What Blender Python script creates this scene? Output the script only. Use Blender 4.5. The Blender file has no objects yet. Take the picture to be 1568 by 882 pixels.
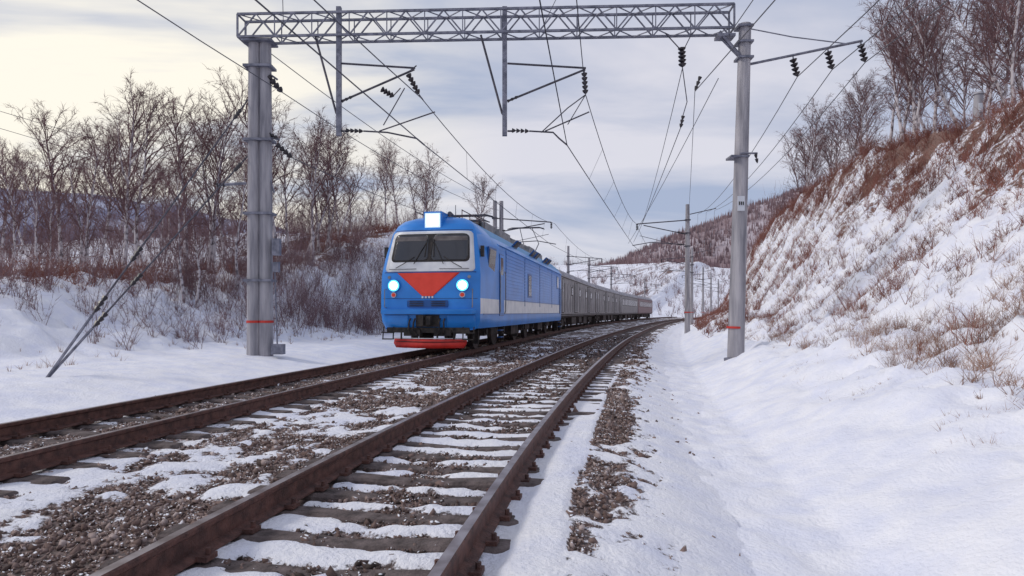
import bpy, math, random
import numpy as np
from mathutils import Vector, Matrix
R=math.radians
rng=np.random.default_rng(7); random.seed(7)
scene=bpy.context.scene
scene.view_settings.view_transform='Standard'
try: scene.view_settings.look='None'
except: pass
scene.view_settings.exposure=0
# ---------------------------------------------------------------- materials
def new_mat(name):
    m=bpy.data.materials.new(name); m.use_nodes=True
    nt=m.node_tree; b=nt.nodes['Principled BSDF']
    return m,nt,b
def mat(name,c1,c2=None,rough=.7,metal=0,scale=6,stretch=(1,1,1),bump=0,bscale=None,detail=4,emit=None,estr=0,lo=.35,hi=.65,coat=0,spec=None):
    m,nt,b=new_mat(name)
    b.inputs['Roughness'].default_value=rough; b.inputs['Metallic'].default_value=metal
    if spec is not None: b.inputs['Specular IOR Level'].default_value=spec
    if coat: b.inputs['Coat Weight'].default_value=coat; b.inputs['Coat Roughness'].default_value=.15
    b.inputs['Base Color'].default_value=(*c1,1)
    if c2 is not None or bump:
        tc=nt.nodes.new('ShaderNodeTexCoord'); mp=nt.nodes.new('ShaderNodeMapping')
        mp.inputs['Scale'].default_value=stretch
        nt.links.new(tc.outputs['Object'],mp.inputs['Vector'])
    if c2 is not None:
        n=nt.nodes.new('ShaderNodeTexNoise'); n.inputs['Scale'].default_value=scale; n.inputs['Detail'].default_value=detail
        nt.links.new(mp.outputs[0],n.inputs['Vector'])
        r=nt.nodes.new('ShaderNodeValToRGB'); r.color_ramp.elements[0].position=lo; r.color_ramp.elements[1].position=hi
        r.color_ramp.elements[0].color=(*c1,1); r.color_ramp.elements[1].color=(*c2,1)
        nt.links.new(n.outputs['Fac'],r.inputs[0]); nt.links.new(r.outputs[0],b.inputs['Base Color'])
    if bump:
        n=nt.nodes.new('ShaderNodeTexNoise'); n.inputs['Scale'].default_value=bscale or scale*3; n.inputs['Detail'].default_value=3
        nt.links.new(mp.outputs[0],n.inputs['Vector'])
        bp=nt.nodes.new('ShaderNodeBump'); bp.inputs['Strength'].default_value=bump; bp.inputs['Distance'].default_value=.02
        nt.links.new(n.outputs['Fac'],bp.inputs['Height']); nt.links.new(bp.outputs[0],b.inputs['Normal'])
    if emit: b.inputs['Emission Color'].default_value=(*emit,1); b.inputs['Emission Strength'].default_value=estr
    return m
SNOW=(.84,.85,.90)
def ground_mat(name,attr,dirt1,dirt2,thr=.5,fine=9,width=.06,big=2.2):
    m,nt,b=new_mat(name); N=nt.nodes; L=nt.links
    tc=N.new('ShaderNodeTexCoord')
    at=N.new('ShaderNodeAttribute'); at.attribute_name=attr
    n1=N.new('ShaderNodeTexNoise'); n1.inputs['Scale'].default_value=fine; n1.inputs['Detail'].default_value=6; n1.inputs['Roughness'].default_value=.7
    n2=N.new('ShaderNodeTexNoise'); n2.inputs['Scale'].default_value=big; n2.inputs['Detail'].default_value=3
    n3=N.new('ShaderNodeTexNoise'); n3.inputs['Scale'].default_value=26; n3.inputs['Detail'].default_value=3
    for n in (n1,n2,n3): L.new(tc.outputs['Object'],n.inputs['Vector'])
    a=N.new('ShaderNodeMath'); a.operation='MULTIPLY_ADD'; a.inputs[1].default_value=1.1; L.new(n1.outputs['Fac'],a.inputs[0]); L.new(at.outputs['Fac'],a.inputs[2])
    a2=N.new('ShaderNodeMath'); a2.operation='SUBTRACT'; a2.inputs[1].default_value=.55; L.new(a.outputs[0],a2.inputs[0])
    mr=N.new('ShaderNodeMapRange'); mr.inputs['From Min'].default_value=thr-width; mr.inputs['From Max'].default_value=thr+width
    L.new(a2.outputs[0],mr.inputs['Value'])
    rd=N.new('ShaderNodeValToRGB'); rd.color_ramp.elements[0].position=.35; rd.color_ramp.elements[1].position=.65
    rd.color_ramp.elements[0].color=(*dirt1,1); rd.color_ramp.elements[1].color=(*dirt2,1); L.new(n3.outputs['Fac'],rd.inputs[0])
    rs=N.new('ShaderNodeValToRGB'); rs.color_ramp.elements[0].position=.3; rs.color_ramp.elements[1].position=.62
    rs.color_ramp.elements[0].color=(.74,.76,.87,1); rs.color_ramp.elements[1].color=(.87,.87,.91,1); L.new(n2.outputs['Fac'],rs.inputs[0])
    mx=N.new('ShaderNodeMix'); mx.data_type='RGBA'; L.new(mr.outputs[0],mx.inputs[0]); L.new(rd.outputs[0],mx.inputs[6]); L.new(rs.outputs[0],mx.inputs[7])
    L.new(mx.outputs[2],b.inputs['Base Color']); b.inputs['Roughness'].default_value=.75
    h=N.new('ShaderNodeMath'); h.operation='MULTIPLY_ADD'; h.inputs[1].default_value=.35; L.new(n3.outputs['Fac'],h.inputs[0]); L.new(n1.outputs['Fac'],h.inputs[2])
    bp=N.new('ShaderNodeBump'); bp.inputs['Strength'].default_value=.65; bp.inputs['Distance'].default_value=.06
    L.new(h.outputs[0],bp.inputs['Height']); L.new(bp.outputs[0],b.inputs['Normal'])
    return m
M={}
M['ground']=ground_mat('snowy_ground','snow',(.09,.045,.035),(.26,.15,.12),fine=5)
M['ballast']=ground_mat('snowy_ballast','snow',(.05,.034,.031),(.23,.165,.15),fine=13)
M['blue']=mat('blue_paint',(.013,.20,.62),(.020,.25,.74),rough=.36,scale=1.5,coat=.2)
M['blueroof']=mat('faded_blue_paint',(.03,.22,.48),(.06,.28,.55),rough=.5,scale=2.5)
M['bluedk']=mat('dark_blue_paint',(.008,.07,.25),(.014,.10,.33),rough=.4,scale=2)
M['white']=mat('white_paint',(.66,.67,.69),(.80,.80,.80),rough=.4,scale=3)
M['red']=mat('red_paint',(.76,.045,.02),(.84,.06,.03),rough=.4,scale=3)
M['redplough']=mat('plough_red_paint',(.52,.02,.012),(.72,.03,.02),rough=.5,scale=5)
M['glass']=mat('dark_glass',(.03,.03,.035),rough=.08,spec=.8)
M['cabin']=mat('cab_interior',(.10,.085,.085),(.20,.18,.17),rough=.8,scale=3)
M['black']=mat('grimy_black',(.012,.011,.011),(.045,.035,.03),rough=.75,scale=8)
M['undercar']=mat('dusty_undercarriage',(.02,.016,.015),(.08,.055,.05),rough=.8,scale=6)
M['grey']=mat('grey_roof_gear',(.16,.16,.17),(.28,.27,.27),rough=.6,scale=5)
M['lamp']=mat('lit_headlamp',(1,1,1),emit=(.75,1,1),estr=6)
M['lampglow']=mat('headlamp_glow_ring',(.2,.6,.7),emit=(.10,.75,1.0),estr=1.3)  # emissive ring imitating the cyan glow around the headlamp
M['lampw']=mat('lit_roof_lamp',(1,1,1),emit=(1,1,.97),estr=4)
M['lamprim']=mat('lit_roof_lamp_reflector',(.5,.6,.65),emit=(.62,.80,.88),estr=.8)
M['chrome']=mat('lamp_ring',(.5,.52,.55),rough=.25,metal=1)
M['car']=mat('grey_carriage_paint',(.18,.17,.18),(.32,.30,.31),rough=.55,scale=2,stretch=(1,1,.5))
M['car2']=mat('brownish_carriage_paint',(.22,.13,.14),(.31,.20,.21),rough=.55,scale=2)
M['carroof']=mat('carriage_roof',(.20,.19,.21),(.40,.39,.43),rough=.7,scale=1.5)
M['conc']=mat('mast_concrete',(.19,.185,.21),(.43,.41,.43),rough=.85,scale=2.2,stretch=(3,3,.35),bump=.5,bscale=22,lo=.3,hi=.7)
M['steel']=mat('galvanised_steel',(.11,.115,.15),(.24,.24,.29),rough=.55,metal=.3,scale=6)
M['darksteel']=mat('dark_steel',(.04,.04,.055),(.09,.08,.10),rough=.6,scale=8)
M['insul']=mat('insulator_porcelain',(.025,.02,.025),rough=.3)
M['wire']=mat('wire_metal',(.07,.07,.09),rough=.5,metal=.4)
M['rail']=mat('rusty_rail',(.055,.024,.020),(.135,.06,.046),rough=.7,scale=12,bump=.4,bscale=60)
M['railtop']=mat('worn_rail_head',(.15,.12,.13),(.34,.31,.34),rough=.38,metal=.6,scale=5)
M['sleeper']=mat('dirty_sleeper',(.040,.029,.028),(.16,.125,.12),rough=.9,scale=9,bump=.8,bscale=40,lo=.3,hi=.7)
M['bark']=mat('birch_bark',(.14,.11,.12),(.56,.51,.52),rough=.8,scale=7,stretch=(1,1,.6),lo=.38,hi=.52)
M['twig']=mat('birch_twig',(.105,.048,.052),(.21,.115,.115),rough=.8,scale=1.2)
M['shrub']=mat('dry_shrub_stem',(.13,.04,.03),(.29,.12,.09),rough=.9,scale=.8)
M['shrub2']=mat('mauve_shrub_stem',(.14,.078,.085),(.26,.165,.17),rough=.9,scale=.3)
M['grass']=mat('dry_grass_blade',(.18,.10,.075),(.38,.24,.18),rough=.9,scale=.9)
M['redband']=mat('red_band_paint',(.5,.03,.02),rough=.6)
M['plate']=mat('number_plate',(.6,.62,.66),rough=.5)
# ---------------------------------------------------------------- helpers
def link(o,parent=None):
    scene.collection.objects.link(o)
    if parent: o.parent=parent
    return o
def empty(name,loc=(0,0,0),rotz=0):
    e=bpy.data.objects.new(name,None); e.location=loc; e.rotation_euler=(0,0,rotz); e.empty_display_size=.5
    return link(e)
class MB:
    def __init__(s): s.v=[];s.f=[];s.m=[]
    def add(s,vs,fs,mi=0):
        k=len(s.v); s.v.extend([tuple(p) for p in vs]); s.f.extend([tuple(i+k for i in f) for f in fs]); s.m.extend([mi]*len(fs))
    def box(s,c,d,mi=0,rot=None,taper=1):
        hx,hy,hz=d[0]/2,d[1]/2,d[2]/2
        vs=[Vector((x*hx*(taper if z>0 else 1),y*hy*(taper if z>0 else 1),z*hz)) for z in(-1,1) for x,y in((-1,-1),(1,-1),(1,1),(-1,1))]
        if rot is not None: vs=[rot@v for v in vs]
        vs=[v+Vector(c) for v in vs]
        s.add(vs,[(3,2,1,0),(4,5,6,7),(0,1,5,4),(1,2,6,5),(2,3,7,6),(3,0,4,7)],mi)
    def tube(s,pts,r,n=6,mi=0,cap=True):
        pts=[Vector(p) for p in pts]; k=len(pts)
        rs=r if isinstance(r,(list,tuple,np.ndarray)) else [r]*k
        vs=[];up=None
        for i,p in enumerate(pts):
            t=(pts[min(i+1,k-1)]-pts[max(i-1,0)])
            if t.length<1e-7: t=Vector((0,0,1))
            t.normalize()
            a=Vector((0,0,1)) if abs(t.z)<.9 else Vector((1,0,0))
            if up is not None and abs(up.dot(t))<.95: a=up
            x=a.cross(t).normalized(); y=t.cross(x); up=y
            for j in range(n):
                th=2*math.pi*(j+.5)/n
                vs.append(p+(x*math.cos(th)+y*math.sin(th))*rs[i])
        fs=[]
        for i in range(k-1):
            for j in range(n):
                fs.append((i*n+j,i*n+(j+1)%n,(i+1)*n+(j+1)%n,(i+1)*n+j))
        if cap: fs.append(tuple(range(n))[::-1]); fs.append(tuple((k-1)*n+j for j in range(n)))
        s.add(vs,fs,mi)
    def build(s,name,mats,parent=None,smooth=False,bevel=0):
        me=bpy.data.meshes.new(name); me.from_pydata(s.v,[],s.f); 
        for m in mats: me.materials.append(m)
        me.polygons.foreach_set('material_index',s.m)
        if smooth: me.polygons.foreach_set('use_smooth',[True]*len(s.f))
        me.update(); o=bpy.data.objects.new(name,me); link(o,parent)
        if bevel:
            b=o.modifiers.new('b','BEVEL'); b.width=bevel; b.segments=2; b.limit_method='ANGLE'
        return o
def npmesh(name,V,F,mats,parent=None,smooth=False,attrs=None):
    me=bpy.data.meshes.new(name); n=len(V); m,k=F.shape
    me.vertices.add(n); me.vertices.foreach_set('co',V.astype(np.float32).ravel())
    me.loops.add(m*k); me.loops.foreach_set('vertex_index',F.astype(np.int32).ravel())
    me.polygons.add(m); me.polygons.foreach_set('loop_start',np.arange(0,m*k,k,dtype=np.int32))
    me.polygons.foreach_set('loop_total',np.full(m,k,dtype=np.int32))
    if smooth: me.polygons.foreach_set('use_smooth',np.ones(m,dtype=bool))
    for mm in mats: me.materials.append(mm)
    me.update(calc_edges=True)
    for an,av in (attrs or {}).items():
        a=me.attributes.new(an,'FLOAT','POINT'); a.data.foreach_set('value',av.astype(np.float32).ravel())
    o=bpy.data.objects.new(name,me); return link(o,parent)
def vnoise(x,y,seed=0.):
    xi=np.floor(x);yi=np.floor(y);fx=x-xi;fy=y-yi
    def h(a,b):
        q=np.sin(a*127.1+b*311.7+seed*17.3)*43758.5453; return q-np.floor(q)
    sx=fx*fx*(3-2*fx);sy=fy*fy*(3-2*fy)
    return (h(xi,yi)*(1-sx)+h(xi+1,yi)*sx)*(1-sy)+(h(xi,yi+1)*(1-sx)+h(xi+1,yi+1)*sx)*sy
def fbm(x,y,seed=0.,o=4):
    t=0;a=.5;s=0
    for i in range(o): t=t+a*vnoise(x*2**i,y*2**i,seed+i*3.1);s+=a;a*=.5
    return t/s
# ---------------------------------------------------------------- tracks
YY=np.arange(-60,1500,.05)
def mkcurve(ky,ks,y0,x0):
    sl=np.interp(YY,ky,ks); X=np.concatenate([[0],np.cumsum((sl[1:]+sl[:-1])/2*.05)])
    X+=x0-np.interp(y0,YY,X)
    S=np.concatenate([[0],np.cumsum(np.hypot(np.diff(X),.05))])
    return X,S
XN,SN=mkcurve([-60,-30,3,8,14,25,36,51,72,100,140,200],[.03,.06,.145,.18,.205,.225,.25,.262,.285,.32,.375,.42],3,-1.2)
XL,SL=mkcurve([-60,-30,5,15,32,50,57,84,115,150,200],[.08,.12,.165,.185,.19,.21,.235,.27,.305,.35,.42],10.6,-4.38)
xn=lambda y:np.interp(y,YY,XN); xl=lambda y:np.interp(y,YY,XL)
sn=lambda y:np.interp(y,YY,SN); sl_=lambda y:np.interp(y,YY,SL)
def trk(which,s):
    X,S=(XN,SN) if which=='n' else (XL,SL)
    y=np.interp(s,S,YY); x=np.interp(y,YY,X); dy=.5
    dx=np.interp(y+dy,YY,X)-np.interp(y-dy,YY,X)
    return x,y,math.atan2(dx,2*dy)
SP=.50
# ---------------------------------------------------------------- terrain
def H(x,y):
    x=np.asarray(x,float);y=np.asarray(y,float)
    dR=(x-xn(y))*.97; dL=(xl(y)-x)*.97
    hr=np.interp(y,[0,20,35,60,100,150,250],[6.2,7.2,8.6,9.5,9,5,2]); rr=np.interp(y,[0,20,35,200],[13,12.5,11.3,11.3])
    t=np.clip((dR-7.)/(rr-7.),0,1.0)
    base=np.interp(dR,[1.5,2.2,3.3,4.3,5.2,6.0,7.0],[-.5,-.42,-.5,-.06,.3,.6,1.1])
    right=base+(hr-1.1)*(t*.85+.15*t*t)+np.interp(dR-rr,[0,2,8,50,300],[0,.5,1.2,5,30])
    ht=np.interp(y,[0,20,30,40,48,60,90,130,200],[2.1,2.3,2.7,4.2,6.4,8.8,9,6,3])
    u=np.clip((dL-7.3)/(13-7.3),0,1); u=u*u*(3-2*u)
    left=np.interp(dL,[1.5,2.5,4.5,7.3],[-.5,-.4,-.06,.05])+ht*u*.97+np.interp(dL-13,[0,10,60,200],[0,-.3,-2,-4])
    out=np.where(dR>-1,right,np.where(dL>-1,left,-.5))
    inside=(dR<1.5)&(dL<1.5); out=np.where(inside,-.5,out)
    far=np.clip((y-175)/170,0,1); out=out+22*far*far*(3-2*far)*(1+.15*fbm(x*.02,y*.02,5))
    amp=np.clip((np.maximum(dR-3.6,0)+np.maximum(dL-6.5,0))/2.5,0,1)
    small=np.clip((np.maximum(dR-2,0)+np.maximum(dL-2.2,0)),0,1)
    rid=1-np.abs(fbm(x*.9+y*.3,y*.9-x*.2,6,3)-.5)*2
    out=out+amp*((fbm(x*.35,y*.35,1)-.5)*1.3+(fbm(x*1.3,y*1.3,2)-.5)*.60+(rid-.8)*.5)+small*(fbm(x*2.2,y*2.2,3)-.5)*.12
    # a faintly trodden line along the path
    tr=np.exp(-((dR-2.9-.25*(fbm(x*0+.3,y*.15,8)-.5))/.22)**2)*(fbm(x*4.2,y*3.1,9)-.62)*.16
    return out+np.where(dR>2,tr,0)
def seg(a,b,s0,s1):
    r=[a];s=s0
    while r[-1]<b:
        s=s0+(s1-s0)*(r[-1]-a)/(b-a); r.append(r[-1]+s)
    return r[:-1]
ys=np.array(seg(-40,0,1.5,.2)+seg(0,25,.09,.16)+seg(25,70,.2,.6)+seg(70,190,.8,3)+seg(190,1400,4,80)+[1450.])
us=np.array(sorted(set([-u for u in seg(4,30,.16,.5)]+[-u for u in seg(30,1200,1,60)]+seg(-4,2,.5,.5)+seg(2,17,.09,.16)+seg(17,40,.3,1.2)+seg(40,1300,2,70))))
U,Y=np.meshgrid(us,ys); X=U+xn(Y)
X=np.where(U<-4, xl(Y)+(U+4), X); 
mid=(U>=-4)&(U<-2); X=np.where(mid, xl(Y)+(U+4)/2*(xn(Y)-2-xl(Y)),X)
Z=H(X,Y)
dR=(X-xn(Y));dL=(xl(Y)-X)
g=fbm(X*.45,Y*.45,11); g2=fbm(X*1.6,Y*1.6,12)
snow=np.full(X.shape,1.25)
sr=np.interp(dR,[3.8,5.5,7,9.5,11.5,13,16,30],[0,.12,.42,.60,.90,1.15,.9,.6])
snow-=np.where(dR>3,sr*(g*.9+g2*.65),0)
sL=np.interp(dL,[7,9,11.5,13,15,25,80],[0,.25,.45,.9,.9,.8,.7]); snow-=np.where(dL>5,sL*(g*.9+g2*.6),0)
ny,nx=X.shape
idx=np.arange(ny*nx).reshape(ny,nx)
F=np.stack([idx[:-1,:-1],idx[:-1,1:],idx[1:,1:],idx[1:,:-1]],-1).reshape(-1,4)
npmesh('ground',np.stack([X,Y,Z],-1).reshape(-1,3),F,[M['ground']],smooth=True,attrs={'snow':snow.ravel()})
# ---------------------------------------------------------------- ballast bed
def bedscore(x,y):
    dn=(x-xn(y))*.975; dl=(x-xl(y))*.98
    n1=fbm(x*1.3,y*1.3,21); n2=fbm(x*5,y*5,22); n3=fbm(x*.4,y*.4,25)
    sk=np.interp(y,[0,8,25,60,200],[.15,.18,.21,.26,.4])
    pn=(sn(y)+dn*sk)/SP; pn=np.abs(pn-np.round(pn))*2
    pl=(sl_(y)+dl*.18)/SP; pl=np.abs(pl-np.round(pl))*2
    s=.31+(n1-.5)*1.4+(n2-.5)*.9
    nearin=.56+(pn-.6)*.9+(n1-.5)*1.1+(n2-.5)*.9-np.clip((y-9)/22,0,.38)
    s=np.where(np.abs(dn)<.72,nearin,s)
    s=np.where((dn<-.72)&(dn>-1.45),.36+(n1-.5)*1.2+(n2-.5)*.6-np.clip((y-9)/40,0,.3),s)
    s=np.where((dn>=.72)&(dn<=1.35),.95+(n1-.5)*.5+(n2-.5)*.8-np.clip((y-9)/25,0,.5),s)
    ed=1.38+(n3-.5)*.35
    s=np.where(dn>ed,.38+(n1-.5)*1.1+(n2-.5)*.9,s)
    ed2=1.84+(n3-.5)*.5+(n2-.5)*.4
    s=np.where(dn>ed2,.66+(n2-.5)*1.1,s)
    s=np.where(dn>ed2+.28,1.1,s)
    s=np.where(np.abs(dl)<.72,.27+(n1-.5)*.9+(n2-.5)*.6,s)
    s=np.where((dl>=.72)&(dl<1.4),np.where(pl>.35,.60,.28)+(n1-.5)*.7,s)
    s=np.where((dl<=-.72)&(dl>-1.5),.34+(n1-.5)*1.1,s)
    s=np.where(dl<-1.5-(n3-.5)*.6,.65+(n1-.5)*1.2,s)
    s=np.where(dl<-2.1,1.0,s)
    return s
def bedz(x,y):
    dn=(x-xn(y))*.975; dl=(x-xl(y))*.98
    z=-.235+np.zeros_like(x)
    midm=(dn<-1.4)&(dl>1.4); z=z-np.where(midm,.05*np.clip(np.minimum(-1.4-dn,dl-1.4),0,1),0)
    z=z-np.clip(dn-1.7,0,1)*.30-np.clip(-1.75-dl,0,1)*.36
    z=z+np.where((dn>.95)&(dn<1.6),.055*np.clip((dn-.95)*6,0,1)*np.clip((1.6-dn)*5,0,1)*np.clip((11-y)/4,0,1),0)
    return z+(fbm(x*3,y*3,31)-.5)*.06
yb=np.array(seg(-6,0,.3,.06)+seg(0,14,.035,.06)+seg(14,40,.07,.25)+seg(40,215,.3,2.5))
nc=220; tt=np.linspace(0,1,nc)
Yb=np.repeat(yb[:,None],nc,1); A=xl(Yb)-2.7; B=xn(Yb)+2.65; Xb=A+(B-A)*tt[None,:]
Sb=bedscore(Xb,Yb); Zb=bedz(Xb,Yb)+.040*np.clip((Sb-.4)*3,0,1)
idx=np.arange(len(yb)*nc).reshape(len(yb),nc)
F=np.stack([idx[:-1,:-1],idx[:-1,1:],idx[1:,1:],idx[1:,:-1]],-1).reshape(-1,4)
npmesh('gravel_ballast',np.stack([Xb,Yb,Zb],-1).reshape(-1,3),F,[M['ballast']],smooth=True,attrs={'snow':Sb.ravel()})
# stones
def stones(N,y0,y1,size,pw=1.0):
    u=rng.random(N); y=y0+(y1-y0)*u**pw; a=xl(y)-2.3; b=xn(y)+2.45; x=a+(b-a)*rng.random(N)
    s=bedscore(x,y)+rng.normal(0,.13,N)
    keep=(s<.5)|(rng.random(N)<.045)
    keep&=~((np.abs(np.abs(x-xn(y))-.78)<.09)|(np.abs(np.abs(x-xl(y))-.78)<.09))
    x=x[keep];y=y[keep]
    sz=size*rng.lognormal(0,.38,len(x))
    return x,y,sz
parts=[stones(84000,1.8,9,.0128,.9),stones(46000,9,18,.0185,.8),stones(15000,18,38,.030,.9)]
x=np.concatenate([p[0] for p in parts]);y=np.concatenate([p[1] for p in parts]);sz=np.concatenate([p[2] for p in parts])
k=1800; yy=2.2+rng.random(k)**1.5*14; xx=xn(yy)+1.9+np.abs(rng.normal(0,.25,k))
x=np.concatenate([x,xx]);y=np.concatenate([y,yy]);sz=np.concatenate([sz,.011*rng.lognormal(0,.4,k)])
z=np.maximum(bedz(x,y),H(x,y))+sz*.35
octv=np.array([(1,0,0),(-1,0,0),(0,1,0),(0,-1,0),(0,0,1),(0,0,-1),(.75,.7,.3),(-.7,-.75,-.2)],float)
octf=np.array([(6,2,4),(0,6,4),(2,1,4),(1,7,4),(7,3,4),(3,0,4),(2,6,5),(6,0,5),(1,2,5),(7,1,5),(3,7,5),(0,3,5)])
N=len(x); nvx=8
V=octv[None]*(1+rng.normal(0,.22,(N,nvx,1)))+rng.normal(0,.16,(N,nvx,3))
V=V*np.stack([1+.5*rng.random(N),.8+.4*rng.random(N),.6+.4*rng.random(N)],-1)[:,None,:]
q=rng.normal(size=(N,4)); q/=np.linalg.norm(q,axis=1)[:,None]; w,a,b,c=q.T
Rm=np.stack([1-2*(b*b+c*c),2*(a*b-c*w),2*(a*c+b*w),2*(a*b+c*w),1-2*(a*a+c*c),2*(b*c-a*w),2*(a*c-b*w),2*(b*c+a*w),1-2*(a*a+b*b)],-1).reshape(N,3,3)
V=np.einsum('nij,nkj->nki',Rm,V)*sz[:,None,None]+np.stack([x,y,z],-1)[:,None,:]
Fs=(octf[None]+nvx*np.arange(N)[:,None,None]).reshape(-1,3)
m,nt,b_=new_mat('gravel_stone')
at=nt.nodes.new('ShaderNodeAttribute'); at.attribute_name='tone'
rp=nt.nodes.new('ShaderNodeValToRGB'); e=rp.color_ramp.elements
e[0].position=0;e[0].color=(.040,.026,.022,1); e[1].position=1;e[1].color=(.52,.44,.42,1)
e2=e.new(.4); e2.color=(.145,.092,.078,1); e3=e.new(.72); e3.color=(.25,.18,.16,1)
nt.links.new(at.outputs['Fac'],rp.inputs[0])
ge=nt.nodes.new('ShaderNodeNewGeometry'); sx=nt.nodes.new('ShaderNodeSeparateXYZ'); nt.links.new(ge.outputs['Normal'],sx.inputs[0])
ns=nt.nodes.new('ShaderNodeTexNoise'); ns.inputs['Scale'].default_value=9; ns.inputs['Detail'].default_value=3; nt.links.new(ge.outputs['Position'],ns.inputs['Vector'])
ml=nt.nodes.new('ShaderNodeMath'); ml.operation='MULTIPLY'; nt.links.new(sx.outputs[2],ml.inputs[0]); nt.links.new(ns.outputs['Fac'],ml.inputs[1])
mr=nt.nodes.new('ShaderNodeMapRange'); mr.inputs['From Min'].default_value=.49; mr.inputs['From Max'].default_value=.57; nt.links.new(ml.outputs[0],mr.inputs['Value'])
mx=nt.nodes.new('ShaderNodeMix'); mx.data_type='RGBA'; nt.links.new(mr.outputs[0],mx.inputs[0]); nt.links.new(rp.outputs[0],mx.inputs[6]); mx.inputs[7].default_value=(*SNOW,1)
nt.links.new(mx.outputs[2],b_.inputs['Base Color']); b_.inputs['Roughness'].default_value=.85
tn=np.clip(rng.beta(2,2.1,N)+.3*(fbm(x*.8,y*.8,40)-.5)-.22*(np.abs(x-xn(y))<.75),0,1)
npmesh('gravel',V.reshape(-1,3),Fs,[m],attrs={'tone':np.repeat(tn,nvx)})
# ---------------------------------------------------------------- rails & sleepers
def railway(which):
    X_,S_=(XN,SN) if which=='n' else (XL,SL)
    root=empty('railway_track')
    s0=np.interp(-8,YY,S_); s1=np.interp(185,YY,S_)
    prof=[(-.075,-.182),(.075,-.182),(.075,-.170),(.014,-.150),(.012,-.055),(.034,-.040),(.037,-.012),(.030,-.001),(-.030,-.001),(-.037,-.012),(-.034,-.040),(-.012,-.055),(-.014,-.150),(-.075,-.170)]
    st=np.concatenate([np.arange(s0,s0+60,.5),np.arange(s0+60,s1,2.)])
    for nm,off in(('rail_left',-.797),('rail_right',.797)):
        mb=MB(); vs=[];n=len(prof)
        for s in st:
            px,py,a=trk(which,s); c,sn_=math.cos(a),math.sin(a)
            for (u,h) in prof: vs.append((px+(off+u)*c,py-(off+u)*sn_,h))
        for i in range(len(st)-1):
            for j in range(n):
                mb.f.append((i*n+j,i*n+(j+1)%n,(i+1)*n+(j+1)%n,(i+1)*n+j)); mb.m.append(1 if j==7 else 0)
        mb.v=vs; mb.build(nm,[M['rail'],M['railtop']],root)
    mb=MB(); fb=MB()
    k0=math.ceil(s0/SP);k1=int(s1/SP)
    for k in range(k0,k1):
        s=k*SP+random.gauss(0,.010); px,py,a=trk(which,s); a+=random.gauss(0,.012)
        rot=Matrix.Rotation(-a,3,'Z'); 
        xs=[-1.35,-1.28,-.9,-.55,0,.55,.9,1.28,1.35]; zt=[-.25,-.19,-.184,-.195,-.222,-.195,-.184,-.19,-.25]
        wt=[.09,.105,.11,.10,.085,.10,.11,.105,.09]
        vs=[]; jz=random.gauss(0,.006)
        for xx,zz,ww in zip(xs,zt,wt):
            zz+=random.gauss(0,.004)
            for (yy_,z_) in((-ww-.035,-.36),(-ww-.01,zz-.02),(-ww+.02,zz),(ww-.02,zz),(ww+.01,zz-.02),(ww+.035,-.36)):
                p=rot@Vector((xx,yy_,0)); vs.append((px+p.x,py+p.y,z_+jz if z_>-.3 else z_))
        fs=[]
        for i in range(len(xs)-1):
            for j in range(5): fs.append((i*6+j,i*6+j+1,(i+1)*6+j+1,(i+1)*6+j)[::-1])
        fs.append((0,1,2,3,4,5)); fs.append(tuple((len(xs)-1)*6+j for j in range(6))[::-1])
        mb.add(vs,fs)
        if py<32:
            for off in(-.797,.797):
                for sd in(-1,1):
                    c=rot@Vector((off+sd*.105,0,0)); fb.box((px+c.x,py+c.y,-.168),(.07,.11,.03),0,rot)
                    c=rot@Vector((off+sd*.115,0,0)); fb.tube([(px+c.x,py+c.y,-.155),(px+c.x,py+c.y,-.115)],.017,6)
    mb.build('sleepers',[M['sleeper']],root); fb.build('rail_fasteners',[M['rail']],root)
railway('n'); railway('l')
# ---------------------------------------------------------------- LOCOMOTIVE
def place_on(which,y0,L,name):
    X_,S_=(XN,SN) if which=='n' else (XL,SL)
    s0=np.interp(y0,YY,S_); x0,y0_,_=trk(which,s0); x1,y1_,_=trk(which,s0+L)
    return empty(name,(float(x0),float(y0_),0),-math.atan2(x1-x0,y1_-y0_)), float(y1_)
LL=21.8
loco,yend=place_on('l',20.4,LL,'electric_locomotive'); loco.scale=(1.05,1,1)
Wf=lambda h:np.interp(h,[.75,.95,1.3,2.4,3.0,3.75,4.0,4.17,4.27],[1.42,1.50,1.53,1.52,1.45,1.30,1.18,1.02,.80])
Ws=lambda h:np.interp(h,[.75,.95,1.3,3.55,3.78,4.0,4.17,4.27],[1.5,1.53,1.53,1.53,1.42,1.2,1.0,.80])
Yf=lambda h:np.interp(h,[.75,.95,1.3,1.8,2.5,3.75,4.0,4.17,4.27],[.10,.03,0,0,.06,.42,.55,.72,.95])
def fpt(x,h,off=0):
    def p(x,h):
        w=float(Wf(h)); return Vector((x,float(Yf(h))+.24*min(1,abs(x)/w)**5,h))
    P=p(x,h)
    if off:
        e=.01; n=(p(x+e,h)-p(x-e,h)).cross(p(x,h+e)-p(x,h-e)).normalized()
        if n.y>0: n=-n
        P=P+n*off
    return P
hs=sorted(set([.75,.85,.95,1.1,1.2,1.3,1.45,1.68,1.8,2.0,2.2,2.4,2.5,2.7,2.9,3.1,3.3,3.55,3.65,3.75,3.85,3.93,4.0,4.06,4.12,4.17,4.22,4.27]))
mb=MB(); nu=25
grid=[]
for h in hs:
    row=[]
    for i in range(nu):
        u=math.sin((i/(nu-1)*2-1)*math.pi/2)
        row.append(len(mb.v)); mb.v.append(tuple(fpt(u*float(Wf(h)),h)))
    grid.append(row)
for a in range(len(hs)-1):
    for i in range(nu-1):
        mb.f.append((grid[a][i],grid[a][i+1],grid[a+1][i+1],grid[a+1][i])); mb.m.append(0)
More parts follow.
